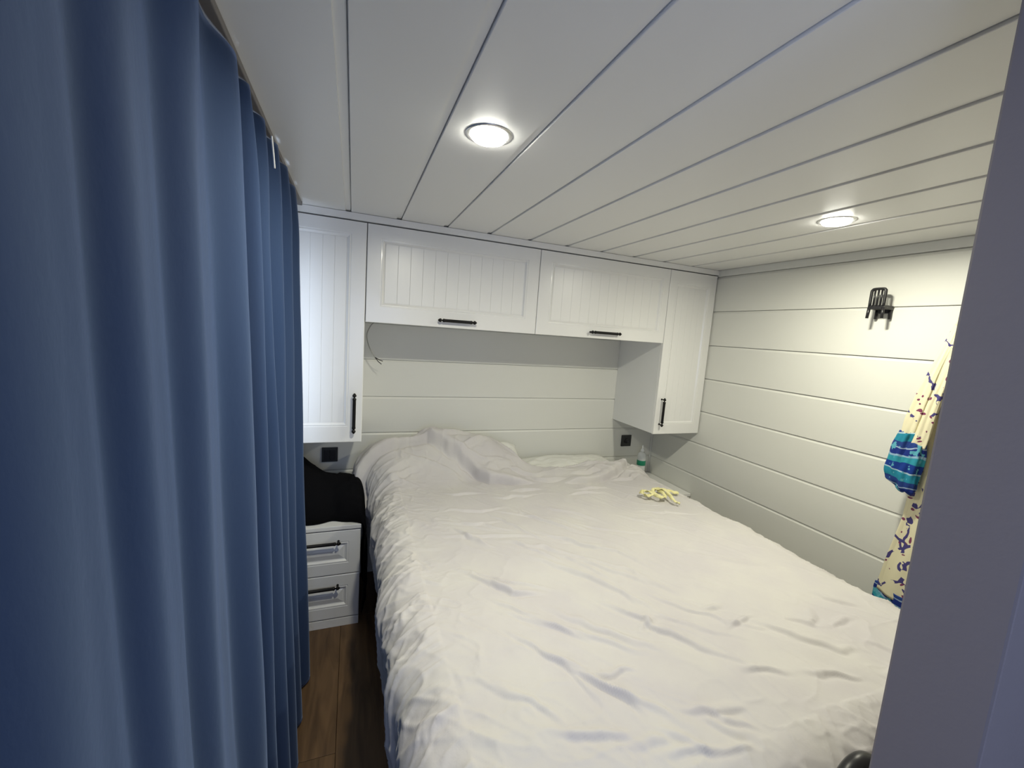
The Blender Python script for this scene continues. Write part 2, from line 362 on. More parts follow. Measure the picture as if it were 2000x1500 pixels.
# ------------------------------------------------------------------ cabinets
def ring_panel(bm, x0, x1, z0, z1, y, rings):
    """nested rectangles; rings: (left, right, bottom, top inset, depth behind the face)"""
    prev = None
    for l, r, b, t, d in rings:
        cur = [bm.verts.new(p) for p in ((x0+l, y+d, z0+b), (x1-r, y+d, z0+b), (x1-r, y+d, z1-t), (x0+l, y+d, z1-t))]
        if prev:
            for k in range(4): bm.faces.new((prev[k], prev[(k+1) % 4], cur[(k+1) % 4], cur[k]))
        else: bm.faces.new(cur[::-1])
        prev = cur
    bm.faces.new(prev)
def handle(length, vertical, loc, parent):
    bm = bmesh.new(); h = length/2
    # turned grip with pointed finials
    pr = [(.0012, -h), (.0040, -h+.005), (.0062, -h+.011), (.0062, -h+.016), (.0026, -h+.020), (.0026, -h+.024), (.0058, -h+.028), (.0058, -h+.034), (.0052, -h+.038)]
    pr = pr + [(r_, -z_) for r_, z_ in pr[::-1]]
    lathe(bm, [(r_*1.62, z_) for r_, z_ in pr], 14, 'X')
    for s in (-1, 1):
        lathe(bm, [(.0062, .030), (.0062, .027), (.0036, .024), (.0036, .004), (.0045, 0)], 12, 'Y', (s*(h-.0135), 0, 0))
    o = bmobj('handle', bm, M['black_metal'], parent, True)
    o['label'] = 'black turned bar handle with pointed ends'
    o.location = Vector(loc) - Vector((0, .030, 0))
    if vertical: o.rotation_euler = (0, R(90), 0)
    return o
def door(root, name, x0, x1, z0, z1, ins, nboards=0, raised=False, ch=.0014):
    """a framed door in world coordinates, front face at YF; parented to root"""
    l, r, b, t = ins; g = .0018
    x0 += g; x1 -= g; z0 += g; z1 -= g
    piv = Vector((x0, YF, z0))
    bm = bmesh.new()
    def I(k, d): return (l+k, r+k, b+k, t+k, d)
    rings = [(0, 0, 0, 0, .018), (0, 0, 0, 0, .003), (.0009, .0009, .0009, .0009, .0009), (.003, .003, .003, .003, 0),
             I(-.004, 0), I(-.002, .0016), I(.001, .0018), I(.003, .0005), I(.006, .0008), I(.014, .0085), I(.017, .0095)]
    if raised: rings += [I(.020, .0095), I(.024, .0075), I(.045, .0015), I(.048, .0012)]
    else: rings += [I(.019, .0125)]
    ring_panel(bm, 0, x1-x0, 0, z1-z0, 0, rings)
    d = bmobj(name, bm, M['lacquer'])
    d.parent = root; d.location = piv - Vector(root.location)
    if nboards:
        px0, px1 = l+.0175, (x1-x0)-r-.0175; pz0, pz1 = b+.0175, (z1-z0)-t-.0175; bw = (px1-px0)/nboards
        bm = bmesh.new(); pf = [(.0002, .0123), (.0002, .0088), (ch, .0088-ch*.7), (bw-ch, .0088-ch*.7), (bw-.0002, .0088), (bw-.0002, .0123)]
        bm.free(); bm = prism(pf, pz0, pz1, lambda u, v, q: (u, v, q))
        b0 = bmobj('bead_board', bm, M['bead'], d)
        for k in range(nboards):
            o = b0 if k == 0 else bpy.data.objects.new('bead_board', b0.data)
            if k: COL.objects.link(o); o.parent = d
            o.location = (px0+k*bw, 0, 0)
    return d, piv
def hinge_handle(d, piv, length, vertical, x, z):
    handle(length, vertical, Vector((x, YF, z)) - piv, d)
def carcass(root, x0, x1, z0, z1, y1=YB-.001):
    bm = bmesh.new(); t = .016; y0 = YF+.0195
    box(bm, x0, x0+t, y0, y1, z0, z1, .0008); box(bm, x1-t, x1, y0, y1, z0, z1, .0008)
    box(bm, x0+t, x1-t, y0, y1, z0, z0+t); box(bm, x0+t, x1-t, y0, y1, z1-t, z1); box(bm, x0+t, x1-t, y1-.006, y1, z0+t, z1-t)
    return off(root, bmobj('body', bm, M['carcass']))
X1, X2, X3 = .0556, .999, 1.9379
ZT, ZB, ZL = 1.9877, 1.501, .8773
def cabinet(name, label, x0, x1, z0, z1, ins, nb, hl, ch=.0014):
    r = empty(name, ((x0+x1)/2, YF+.02, z0)); tag(r, label, 'cabinet')
    carcass(r, x0+.0008, x1-.0008, z0+.004, z1+.002)
    d, piv = door(r, 'door', x0, x1, z0, z1, ins, nb, ch=ch)
    hinge_handle(d, piv, *hl)
    return r
cabinet('wall_cabinet', 'left white overhead cabinet above the bed, touching the tall cabinet by the blue curtain', X1, X2, ZB, ZT, (.070, .074, .086, .070), 12, (.214, False, .526, 1.540))
cabinet('wall_cabinet', 'right white overhead cabinet above the bed, touching the narrow tall cabinet in the corner', X2, X3, ZB, ZT, (.078, .056, .072, .066), 12, (.224, False, 1.468, 1.540), .0010)
cabinet('tall_wall_cabinet', 'tall narrow white wall cabinet in the right corner beside the planked wall', X3, XR-.006, ZL, ZT, (.060, .060, .074, .085), 5, (.200, True, 1.979, 1.036), .0007)
cabinet('tall_wall_cabinet', 'tall white wall cabinet next to the blue curtain above the drawers', XL+.003, X1, ZL, ZT, (.070, .073, .087, .064), 4, (.211, True, .0145, 1.035))

def nightstand(label, x0, x1):
    zt = .425
    r = empty('nightstand', ((x0+x1)/2, YF+.2, FZ)); tag(r, label, 'nightstand', None)
    bm = bmesh.new(); t = .016; y0 = YF+.0195; y1 = YB-.002
    box(bm, x0, x0+t, y0, y1, FZ, zt-.022, .0008); box(bm, x1-t, x1, y0, y1, FZ, zt-.022, .0008)
    box(bm, x0+t, x1-t, y0, y1, FZ+.05, FZ+.066); box(bm, x0+t, x1-t, y1-.006, y1, FZ+.066, zt-.022)
    off(r, bmobj('body', bm, M['carcass']))
    off(r, boxo('top', x0-.001, x1+.001, YF-.004, y1, zt-.0215, zt, M['lacquer'], bev=.002))
    off(r, boxo('plinth', x0+.001, x1-.001, YF+.002, YF+.018, FZ, FZ+.047, M['lacquer'], bev=.002))
    for a, b in ((.149, .398), (-.104, .147)):
        d, piv = door(r, 'drawer', x0, x1, a, b, (.060, .060, .066, .066), 0, True)
        handle(.212, False, Vector(((x0+x1)/2, YF, b-.058)) - piv, d)
    return r
nightstand('white two-drawer nightstand on the floor beside the blue curtain, black cloth on it', XL+.003, .064)
nightstand('white nightstand in the right corner between the bed and the planked wall', 1.945, XR-.006)

# ------------------------------------------------------------------ sockets
def socket(label, x, z, round_):
    r = empty('wall_socket', (x, YB, z)); tag(r, label, 'socket')
    bm = bmesh.new(); box(bm, -.046, .046, -.010, 0, -.046, .046, .0025); bmobj('plate', bm, M['socket'], r)
    bm = bmesh.new()
    if round_:
        lathe(bm, [(.0235, -.0104), (.0235, -.0125), (.0205, -.0125), (.0190, -.0045), (.002, -.0045)], 32, 'Y')
        bmobj('outlet_well', bm, M['black_plastic'], r, True)
        bm = bmesh.new()
        for s in (-1, 1): lathe(bm, [(.0026, -.0102), (.0026, -.013)], 10, 'Y', (s*.0095, 0, 0))
        bmobj('contact', bm, M['socket'], r)
    else:
        box(bm, -.033, -.0008, -.0135, -.0095, -.033, .033, .0015); bmobj('rocker', bm, M['black_plastic'], r)
        bm = bmesh.new(); box(bm, .0008, .033, -.0135, -.0095, -.033, .033, .0015); bmobj('rocker', bm, M['black_plastic'], r)
    return r
socket('square black switch plate on the back wall above the black cloth', -.117, .672, False)
socket('square black power socket on the back wall under the right tall cabinet', 2.087, .701, True)

# ------------------------------------------------------------------ loose cable under the overhead cabinet
wr = empty('loose_cable', (.115, 2.60, 1.50)); tag(wr, 'thin grey cable hanging loose below the left overhead cabinet, split ends bare', 'cable')
cp = catmull([(.118, 2.60, 1.506), (.098, 2.60, 1.485), (.078, 2.60, 1.440), (.080, 2.60, 1.395), (.100, 2.595, 1.340), (.126, 2.59, 1.298)], 8)
bm = bmesh.new(); tube(bm, cp, .0030, 8); off(wr, bmobj('sheath', bm, M['cable'], None, True))
for dx, dz in ((.045, -.022), (.038, -.040)):
    bm = bmesh.new(); tube(bm, [(.125, 2.59, 1.300), (.125+dx*.5, 2.588, 1.300+dz*.62), (.125+dx, 2.588, 1.300+dz)], .0024, 8)
    o = off(wr, bmobj('core', bm, M['darktip'], None, True)); o['label'] = 'dark core end'

# ------------------------------------------------------------------ bed
BX0, BX1, BY0, BY1 = .20, 1.90, .56, 2.70
bed = empty('bed', ((BX0+BX1)/2, (BY0+BY1)/2, FZ)); tag(bed, 'wide double bed with white fitted sheet against the back wall', 'bed')
bm = bmesh.new(); box(bm, BX0+.04, BX1-.03, BY0+.03, BY1, FZ, .27, .006); off(bed, bmobj('base', bm, M['carcass']))
# mattress with rounded edges
bm = bmesh.new(); box(bm, BX0, BX1, BY0, BY1+.02, .27, .568); bmesh.ops.bevel(bm, geom=list(bm.edges), offset=.045, segments=4, affect='EDGES')
off(bed, bmobj('mattress', bm, M['sheet'], None, True))

def pillow(label, cx, cy, zc, w_, d_, h_, tilt, rz, seed):
    n, m = 60, 44; u = np.linspace(-1, 1, n)[:, None]*np.ones((1, m)); v = np.linspace(-1, 1, m)[None, :]*np.ones((n, 1))
    e = (1-np.abs(u)**2.6)**.5*(1-np.abs(v)**2.6)**.5
    pin = 1-.07*(1-np.abs(v)**2)*np.abs(u)**4; pin2 = 1-.07*(1-np.abs(u)**2)*np.abs(v)**4
    nz = .010*vnoise(u*4+seed, v*4, 1)+.005*vnoise(u*9+seed, v*9, 2)
    X = u*w_/2*pin; Y = v*d_/2*pin2
    top = np.stack([X, Y, e*h_*.6+nz*e], -1); bot = np.stack([X, Y, -e*h_*.4], -1)
    P = np.concatenate([top, bot[:, ::-1]], 1)
    # close as a sleeve around the v direction
    o = grid_mesh('pillow', P.transpose(1, 0, 2), M['pillow'], None, True, closed_u=True)
    o.location = (cx, cy, zc); o.rotation_euler = (R(tilt), 0, R(rz)); tag(o, label, 'pillow', None)
    return o
pillow('white pillow propped under the duvet hump at the bed head', .80, 2.58, .655, .60, .26, .15, 22, -2, 3)
pillow('flat white pillow at the right of the bed head, mostly bare', 1.48, 2.53, .583, .74, .36, .07, 4, 2, 8)

# duvet -------------------------------------------------------------
def build_duvet():
    xl, xr, yf = .130, 1.975, .46           # outer faces of the draped duvet
    r = .125; ztop = .598
    dropL, dropR, dropF = .60, .42, .50
    na, nb = 520, 560
    a = np.linspace(xl-dropL+r*.6, xr+dropR-r*.6, na)
    hx = [xl-.5, .10, .30, .60, .90, 1.08, 1.20, 1.36, 1.60, 1.80, 1.93, 2.4]
    hy = [2.52, 2.60, 2.68, 2.68, 2.62, 2.50, 2.42, 2.42, 2.475, 2.45, 2.40, 2.30]
    head = np.interp(a, hx, hy); k = np.ones(15)/15; head = np.convolve(np.pad(head, 7, 'edge'), k, 'valid')
    t = np.linspace(0, 1, nb)[None, :]
    A = a[:, None]*np.ones((1, nb)); b0 = yf-dropF+r*.6
    B = b0 + t*(head[:, None]-b0)
    # nearest point of the flat rectangle
    ix0, ix1, iy0 = xl+r, xr-r, yf+r
    nx = np.clip(A, ix0, ix1); ny = np.maximum(B, iy0); dx = A-nx; dy = B-ny; d = np.hypot(dx, dy); dd = np.where(d > 1e-9, d, 1)
    ux, uy = dx/dd, dy/dd; q = r*math.pi/2; th = np.minimum(d/r, math.pi/2)
    horiz = r*np.sin(th); vert = -r*(1-np.cos(th)) - np.maximum(d-q, 0)
    hang = np.maximum(d-q, 0)
    left = sst(.0, .05, -dx)*(np.abs(dx) > 0); side = sst(r*.7, q+.06, d)
    X = nx+ux*horiz; Y = ny+uy*horiz; Z = ztop+vert
    nX = ux*np.sin(th); nY = uy*np.sin(th); nZ = np.cos(th)
    # hanging part leans back in towards the hem
    lean = -.17*np.maximum(hang-.12, 0); X = X+ux*lean; Y = Y+uy*lean
    flat = 1-side
    # pillow hump and general swell
    top = np.exp(-((A-.53)/.30)**2*.5*1.3)*np.exp(-(np.maximum(2.58-B, 0)/.17)**2)*.215
    top += .10*np.exp(-((A-.92)/.24)**2)*np.exp(-(np.maximum(2.52-B, 0)/.13)**2)
    top += .045*np.exp(-((A-.20)/.12)**2)*np.exp(-(np.maximum(2.50-B, 0)/.22)**2)
    top += .055*np.exp(-((A-1.62)/.25)**2)*np.exp(-((B-2.36)/.10)**2) + .03*np.exp(-((A-1.2)/.12)**2)*np.exp(-((B-2.34)/.08)**2)
    Hh = top*(1-.6*side)
    Hh += flat*(.010*vnoise(A*2.2, B*2.2, 0)+.004*vnoise(A*5, B*5, 1))
    # long slack creases running diagonally
    s1 = (A-B)/1.414; s2 = (A+B)/1.414
    wx = A+.05*vnoise(A*5, B*5, 5); wy = B+.05*vnoise(A*5, B*5, 6)
    ridg = lambda u, v, s: 1-np.abs(vnoise(u, v, s))*2
    t1 = (wx*.62-wy*.78); t2 = (wx*.78+wy*.62)
    n1 = np.maximum(ridg(t1*2.1, t2*11, 2), 0)**4
    n2 = np.maximum(ridg(t1*5, t2*21+3, 3), 0)**4
    n3 = np.maximum(ridg(wx*11, wy*13, 4), 0)**4
    msk = sst(-.25, .45, vnoise(A*2.4+4, B*2.4, 7)); msk2 = sst(-.2, .5, vnoise(A*3.1, B*3.1+9, 5))
    foot = sst(1.0, .62, B)
    Hh += flat*(.0030*n1*msk+.0030*n2*msk2+.0010*n3*(.35+foot))
    # crumples near the foot
    Hh += flat*foot*(.005*vnoise(A*8, B*8, 3)+.0015*n3)
    cre = [([(.53, 1.667), (.777, 1.497), (1.044, 1.254), (1.214, .987)], .007, .016),
           ([(.62, 1.514), (.863, 1.265), (.995, 1.019), (1.049, .892)], .008, .016),
           ([(.369, 1.459), (.47, 1.32), (.556, 1.234), (.686, 1.214)], .010, .015),
           ([(.80, 1.17), (.855, 1.084), (.975, .902), (1.049, .796), (1.118, .718)], .010, .015),
           ([(1.25, .93), (1.334, .813), (1.43, .718), (1.544, .696)], .010, .017),
           ([(1.196, .714), (1.278, .653), (1.394, .628)], .009, .014),
           ([(.414, .746), (.538, .705), (.664, .682)], .009, .015),
           ([(.761, .724), (.878, .673), (.99, .663)], .008, .014),
           ([(.419, 1.102), (.569, .915), (.679, .829)], .007, .014),
           ([(.448, 1.377), (.538, 1.238), (.644, 1.211)], .008, .013),
           ([(.778, 1.61), (1.075, 1.404), (1.2, 1.144)], .006, .015),
           ([(.293, 1.722), (.55, 1.66), (.911, 1.565)], .006, .016),
           ([(.40, 1.95), (.62, 1.90), (.80, 1.93)], .008, .015), ([(.35, 1.83), (.60, 1.76), (.72, 1.78)], .006, .014),
           ([(.70, 2.06), (.90, 2.03), (1.02, 2.05)], .010, .013), ([(1.15, 2.00), (1.30, 2.02), (1.42, 1.99)], .010, .012),
           ([(1.40, 1.75), (1.62, 1.66), (1.80, 1.62)], .005, .015), ([(1.35, 1.30), (1.60, 1.18), (1.75, 1.10)], .005, .016),
           ([(.30, .92), (.44, .83), (.50, .70)], .007, .013), ([(.62, .63), (.80, .60), (.92, .57)], .007, .013),
           ([(1.25, 1.75), (1.45, 1.55), (1.55, 1.38)], .005, .015),
           ([(1.00, 2.30), (1.15, 2.24), (1.32, 2.25)], .016, .022), ([(.90, 2.42), (1.05, 2.33), (1.22, 2.31)], .018, .022),
           ([(1.30, 2.31), (1.45, 2.27), (1.62, 2.33)], .015, .022), ([(1.55, 2.18), (1.75, 2.21), (1.90, 2.29)], .013, .018),
           ([(1.42, 2.38), (1.58, 2.36), (1.72, 2.40)], .014, .018), ([(.20, 2.28), (.30, 2.38), (.42, 2.43)], .012, .020),
           ([(.50, 2.52), (.62, 2.56), (.76, 2.60)], .018, .022), ([(.62, 2.43), (.74, 2.50), (.88, 2.55)], .018, .022),
           ([(.76, 2.34), (.90, 2.39), (1.04, 2.45)], .016, .022), ([(.30, 2.60), (.42, 2.61), (.55, 2.645)], .015, .020),
           ([(.45, 2.16), (.60, 2.12), (.74, 2.14)], .009, .015), ([(1.22, 2.08), (1.36, 2.07), (1.50, 2.10)], .010, .014),
           ([(.84, 2.13), (.98, 2.11), (1.10, 2.135)], .011, .014)]
    rc = np.random.RandomState(5)
    for k in range(26):
        x0_, y0_ = rc.uniform(.35, 1.0), rc.uniform(.95, 1.95); ln = rc.uniform(.22, .60); an = math.radians(rc.uniform(-58, -36)); p_ = [(x0_, y0_)]
        for j in range(3): an += rc.uniform(-.16, .16); p_.append((p_[-1][0]+ln/3*math.cos(an), p_[-1][1]+ln/3*math.sin(an)))
        cre.append((p_, rc.uniform(.004, .0085), rc.uniform(.011, .018)))
    for k in range(22):
        x0_, y0_ = rc.uniform(.35, 1.7), rc.uniform(.52, 1.0); ln = rc.uniform(.10, .26); an = math.radians(rc.uniform(-70, 20)); p_ = [(x0_, y0_)]
        for j in range(3): an += rc.uniform(-.3, .3); p_.append((p_[-1][0]+ln/3*math.cos(an), p_[-1][1]+ln/3*math.sin(an)))
        cre.append((p_, rc.uniform(.004, .008), rc.uniform(.011, .018)))
    for P, amp, wd in cre:
        ds, sd, rn = polydist(A+.012*vnoise(A*16, B*16, 2), B+.012*vnoise(A*16, B*16, 4), P)
        env = sst(0, .4, rn)*sst(1, .55, rn)
        wd *= .62; amp *= .95; Hh += flat*amp*env*(np.exp(-(ds/wd)**2)*(1+.5*(sd > 0)*ds/wd) - .5*np.exp(-((ds-wd*1.7)/(wd*.8))**2)*(sd < 0))
    # overlapping flaps at the head end: the cloth behind the line lies on top of the cloth before it
    P1 = [(.06, 2.36), (.13, 2.44), (.22, 2.505), (.33, 2.545), (.45, 2.545), (.55, 2.485), (.66, 2.40), (.78, 2.27), (.92, 2.215), (1.10, 2.21)]
    ds, sd, rn = polydist(A+.010*vnoise(A*14, B*14, 1), B+.010*vnoise(A*14, B*14, 0), P1)
    sg = ds*sd
    Hh += .046*sst(-.003, .008, sg)*np.exp(-np.maximum(sg-.03, 0)/.10)*sst(1, .8, rn)
    Hh -= .022*np.exp(-((sg+.008)/.012)**2)*sst(1, .8, rn)
    P2 = [(1.22, 2.19), (1.383, 2.155), (1.488, 2.175), (1.62, 2.24), (1.77, 2.32), (1.88, 2.38)]
    ds, sd, rn = polydist(A+.008*vnoise(A*14, B*14, 3), B+.008*vnoise(A*14, B*14, 2), P2)
    sg = ds*sd
    Hh += .036*sst(-.003, .008, sg)*np.exp(-np.maximum(sg-.03, 0)/.07)*sst(0, .2, rn)*sst(1.02, .9, rn)
    Hh -= .016*np.exp(-((sg+.008)/.011)**2)*sst(0, .2, rn)*sst(1.02, .9, rn)
    # rolls in the folded back flap
    roll_ = sst(2.20, 2.42, B)
    Hh += flat*roll_*(.018*np.maximum(ridg(wx*3.0-wy*2, wy*12+wx*7, 1), 0)**2+.004*n3)
    Hh += .016*vnoise(A*7, B*7, 6)*sst(2.1, 2.4, B)
    # fluting of the hanging sides: long slanting folds plus fine crinkles
    run = np.where(np.abs(dx) > np.abs(dy), B, A)
    nearside = sst(-.10, r, d*np.sign(d))*(d > 0)
    f1 = vnoise(run*9+d*2.2, d*1.6, 0); f2 = np.maximum(ridg(run*17+d*5, d*3.1+5, 1), 0)**2; f3 = np.maximum(ridg(run*21+d*13, d*4.2, 2), 0)**2
    f4 = np.maximum(ridg(run*15+d*17+.8*vnoise(run*12, d*12, 1), d*11-run*5, 4), 0)**2; f5 = vnoise(run*30+d*10, d*22, 7)
    nearside = nearside*(1-.65*(np.abs(dy) > np.abs(dx)*1.2)*sst(0, .04, -dy))
    Hh += nearside*(.016*f1*sst(0, .25, d)+.007*f2+.0085*f3+.0055*f4+.0012*f5)
    # creases that radiate from the top edge inwards on the left
    er = sst(.62, .14, A)*flat
    e1 = np.maximum(ridg(B*15+A*7+.3*vnoise(A*6, B*6, 1), A*4.5, 3), 0)**3; e2 = np.maximum(ridg(B*30-A*9, A*9, 6), 0)**3
    e3 = np.maximum(ridg(B*15+A*13, A*11-B*5, 5), 0)**2
    Hh += er*(.006*e1*sst(-.4, .3, vnoise(A*4, B*4, 2))+.0030*e2+.0060*e3)
    # bulge of the left side
    Hh += .012*np.exp(-((d-.17)/.10)**2)*(dx < 0)
    X = X+nX*Hh; Y = Y+nY*Hh; Z = Z+nZ*Hh
    # head edge curls down on to the sheet
    e = np.clip((B-(head[:, None]-.055))/.055, 0, 1); Z = Z - (1-np.sqrt(np.clip(1-e**2, 0, 1)))*(.055+top*.6)*flat
    Y = np.minimum(Y, YB-.012)
    # keep clear of the nightstands' tops and the floor
    Z = np.maximum(Z, FZ+.06)
    P = np.stack([X, Y, Z], -1)
    o = grid_mesh('duvet', P, M['duvet'])
    so = o.modifiers.new('thick', 'SOLIDIFY'); so.thickness = .006; so.offset = -1
    return o
dv = build_duvet(); tag(dv, 'crumpled white duvet spread over the whole bed, heaped up at its left head end', 'duvet')

# ------------------------------------------------------------------ blue curtains
def curtain(label, y0, y1, ridges, seed, end_turn):
    n = int((y1-y0)/.004); m = 150
    y = np.linspace(y0, y1, n)[:, None]*np.ones((1, m)); z = np.linspace(0, 1, m)[None, :]*np.ones((n, 1))
    ph = np.interp(y+.012*vnoise(y*5, z*3+seed, 1)*(1-z), ridges, np.arange(len(ridges))*2*math.pi)
    zb, zt = FZ+.018, CZ-.0175
    Z = zb+(zt-zb)*z
    amp = (.0068+.012*sst(.5, 1.1, y)+.010*(1-z))*(1+.5*vnoise(y*3+seed, z*1.2, 2))
    c = np.cos(ph+.55*vnoise(y*2.5, z*2.4+seed, 3)); fold = 2*(.5+.5*c)**1.7-1+.25
    X = -.242+.058*(1-z)**1.2 + amp*fold*sst(1.03, .90, z) + .004*np.cos(ph*2+1+z*2)*sst(1.02, .85, z) + .010*fold*sst(.9, 1, z)
    X += .007*vnoise(y*6, z*3+seed, 4)+.0012*vnoise(y*18, z*9, 5)
    Y = y+.010*np.sin(ph)*(1-.5*z)
    Z = Z - .004*(1-np.cos(ph))*.5*sst(.93, 1, z)
    if end_turn:
        e = sst(y1-.07, y1, y); X = X-.014*e
    if end_turn: X = X-.022*(1-sst(y0+.03, y0+.10, y))
    X = np.minimum(X, -.125)
    root = empty('curtain', (-.25, (y0+y1)/2, FZ)); tag(root, label, 'curtain')
    o = grid_mesh('curtain_fabric', np.stack([X, Y, Z], -1), M['velvet']); off(root, o)
    so = o.modifiers.new('thick', 'SOLIDIFY'); so.thickness = .0025
    # gathering hooks up to the rail
    k = 0
    for ry in ridges:
        if y0+.02 < ry < y1-.02:
            bm = bmesh.new(); hx = -.247+.012
            tube(bm, catmull([(hx, ry, zt-.012), (hx-.006, ry, zt+.004), (hx-.012, ry, zt+.016), (hx-.012, ry, zt+.022)], 4), .0014, 6)
            off(root, bmobj('glider', bm, M['white_plastic'], None, True))
    return root
R1 = [-.50, -.15, .20, .44, .615, .80, 1.06, 1.17, 1.30]
c1 = curtain('blue velvet curtain panel nearest the camera, filling the left edge', -.30, 1.235, R1, 1.0, False)
R2 = [1.20, 1.33, 1.50, 1.70, 1.93, 2.16]
c2 = curtain('blue velvet curtain panel farther back, ending at the tall white cabinet', 1.185, 2.115, R2, 4.7, True)
bm = bmesh.new(); tube(bm, catmull([(-.196, 1.232, 1.935), (-.196, 1.246, 1.915), (-.196, 1.262, 1.893), (-.196, 1.272, 1.873)], 5), .0022, 8)
o = off(c1, bmobj('hook', bm, M['white_plastic'], None, True)); o['label'] = 'thin white curtain hook'
rail = empty('curtain_rail', (-.25, .92, CZ)); tag(rail, 'grey-brown curtain rail fixed to the ceiling above the blue curtains', 'curtain rail')
bm = bmesh.new(); box(bm, -.285, -.231, -.35, 2.20, CZ-.016, CZ-.0005, .002); off(rail, bmobj('track', bm, M['rail']))
bm = bmesh.new(); box(bm, -.287, -.229, 2.20, 2.206, CZ-.017, CZ-.0005, .001); off(rail, bmobj('end_stop', bm, M['rail']))

# ------------------------------------------------------------------ black clothes on the left nightstand
def clothes():
    x0, x1 = -.31, .085; zt = .4262
    na, nb = 150, 120
    a = np.linspace(x0, x1+.50, na)[:, None]*np.ones((1, nb)); b = np.linspace(0, 1, nb)[None, :]*np.ones((na, 1))
    front = 2.285+.030*np.exp(-((a+.08)/.05)**2)-.035*sst(.0, .10, a); back = 2.66-.05*sst(.05, .3, a)
    B = front+(back-front)*b
    rr = .05; d = np.maximum(a-(x1-rr), 0); th = np.minimum(d/rr, math.pi/2); q = rr*math.pi/2
    X = np.minimum(a, x1-rr)+rr*np.sin(th); drop = -rr*(1-np.cos(th))-np.maximum(d-q, 0)
    prof = np.sin(np.clip(b, 0, 1)*math.pi)**.45
    h = .185*prof*(1+.10*vnoise(a*8, B*8, 1)) + .13*np.exp(-((a+.27)/.085)**2)*np.exp(-((B-2.47)/.10)**2)
    h *= sst(x0-.02, x0+.03, a)
    h += .010*np.maximum(1-np.abs(vnoise(a*14, B*12, 3))*2, 0)**2*prof
    Z = zt+.002+h*np.cos(th)**.8*(d < q)+drop+0*h + np.where(d < q, 0, 0)
    top_h = h*(th < math.pi/2)
    Z = zt+.002+h*(1-sst(0, q*1.6, d))+drop*sst(0, q, d)
    X = X+.012*vnoise(B*12, d*6, 2)*sst(q*.8, q*2, d)+.016*sst(q, .45, d)*np.sin(b*math.pi)
    X = np.maximum(X, np.where(d > q, .074, -9))
    P = np.stack([X, B, Z], -1)
    o = grid_mesh('black_clothes', P, M['black_cloth']); so = o.modifiers.new('thick', 'SOLIDIFY'); so.thickness = .004; so.offset = 1
    return o
tag(clothes(), 'heap of black clothes on the left nightstand, hanging down its side', 'clothes')

# ------------------------------------------------------------------ bottle
bt = empty('bottle', (2.112, 2.55, .425)); tag(bt, 'small clear bottle with green band and white nozzle in the right corner', 'bottle')
bm = bmesh.new(); lathe(bm, [(.028, 0), (.032, .004), (.032, .150), (.032, .205), (.028, .222), (.016, .233), (.013, .236)], 32); bmobj('bottle_body', bm, M['clear'], bt, True)
bm = bmesh.new(); lathe(bm, [(.0330, .132), (.0335, .133), (.0335, .170), (.0330, .171)], 32); o = bmobj('label_band', bm, M['green'], bt, True); o['label'] = 'green label band'
bm = bmesh.new(); lathe(bm, [(.0145, .234), (.0145, .252), (.010, .256), (.006, .262), (.0045, .285), (.002, .288)], 24); bmobj('nozzle', bm, M['cap'], bt, True)

# ------------------------------------------------------------------ crumpled yellow strip on the duvet
yl = empty('hair_band', (1.70, 1.86, .615)); tag(yl, 'small crumpled pale yellow fabric band lying on the duvet near the right edge', 'hair band')
def ribbon(name, pts, wid, n=7, parent=None):
    c = np.array(catmull(pts, 10)); rows = []
    for i in range(len(c)):
        t = c[min(i+1, len(c)-1)]-c[max(i-1, 0)]; t = t/np.linalg.norm(t)
        up_ = np.array([math.sin(i*.23)*.8, math.cos(i*.31)*.5, .75]); sd = np.cross(t, up_); sd /= np.linalg.norm(sd); nn = np.cross(sd, t)
        rows.append([c[i]+sd*wid*(k/(n-1)-.5)+nn*.006*math.cos((k/(n-1)-.5)*math.pi)+nn*.003*math.sin(i*.9+k*1.3) for k in range(n)])
    o = grid_mesh(name, np.array(rows), M['yellow']); so = o.modifiers.new('thick', 'SOLIDIFY'); so.thickness = .0025
    off(parent, o); return o
ribbon('loop', [(1.60, 1.905, .618), (1.612, 1.86, .622), (1.65, 1.86, .628), (1.68, 1.90, .632), (1.72, 1.92, .630), (1.73, 1.87, .628), (1.70, 1.82, .622), (1.665, 1.82, .628), (1.655, 1.87, .630), (1.625, 1.91, .628), (1.60, 1.905, .618)], .022, parent=yl)
ribbon('tail', [(1.70, 1.91, .630), (1.74, 1.87, .640), (1.735, 1.81, .630), (1.72, 1.76, .618), (1.735, 1.735, .614)], .018, parent=yl)
ribbon('tail', [(1.71, 1.92, .626), (1.76, 1.93, .622), (1.81, 1.90, .618), (1.85, 1.87, .613)], .026, parent=yl)

# ------------------------------------------------------------------ chair shaped wall hook
hk = empty('chair_shaped_hook', (XR, 1.245, 1.745)); tag(hk, 'small black chair-shaped coat hook on the planked right wall', 'wall hook')
yc0, yc1 = 1.272, 1.216            # left and right stile (seen in the photo)
xb, xs = XR-.071, XR-.004
def bar(bm, p, q, r_): tube(bm, [p, q], r_, 8)
bm = bmesh.new()
tube(bm, catmull([(xb, yc0, 1.745), (xb, yc0, 1.808), (xb, yc0-.003, 1.818), (xb, yc0-.011, 1.823), (xb, yc1+.011, 1.823), (xb, yc1+.003, 1.818), (xb, yc1, 1.808), (xb, yc1, 1.745)], 5), .0062, 10)
off(hk, bmobj('backrest_frame', bm, M['black_plastic'], None, True))
for k in range(1, 4):
    yy = yc0+(yc1-yc0)*k/4; bm = bmesh.new(); bar(bm, (xb, yy, 1.743), (xb, yy, 1.822), .0042); off(hk, bmobj('spindle', bm, M['black_plastic'], None, True))
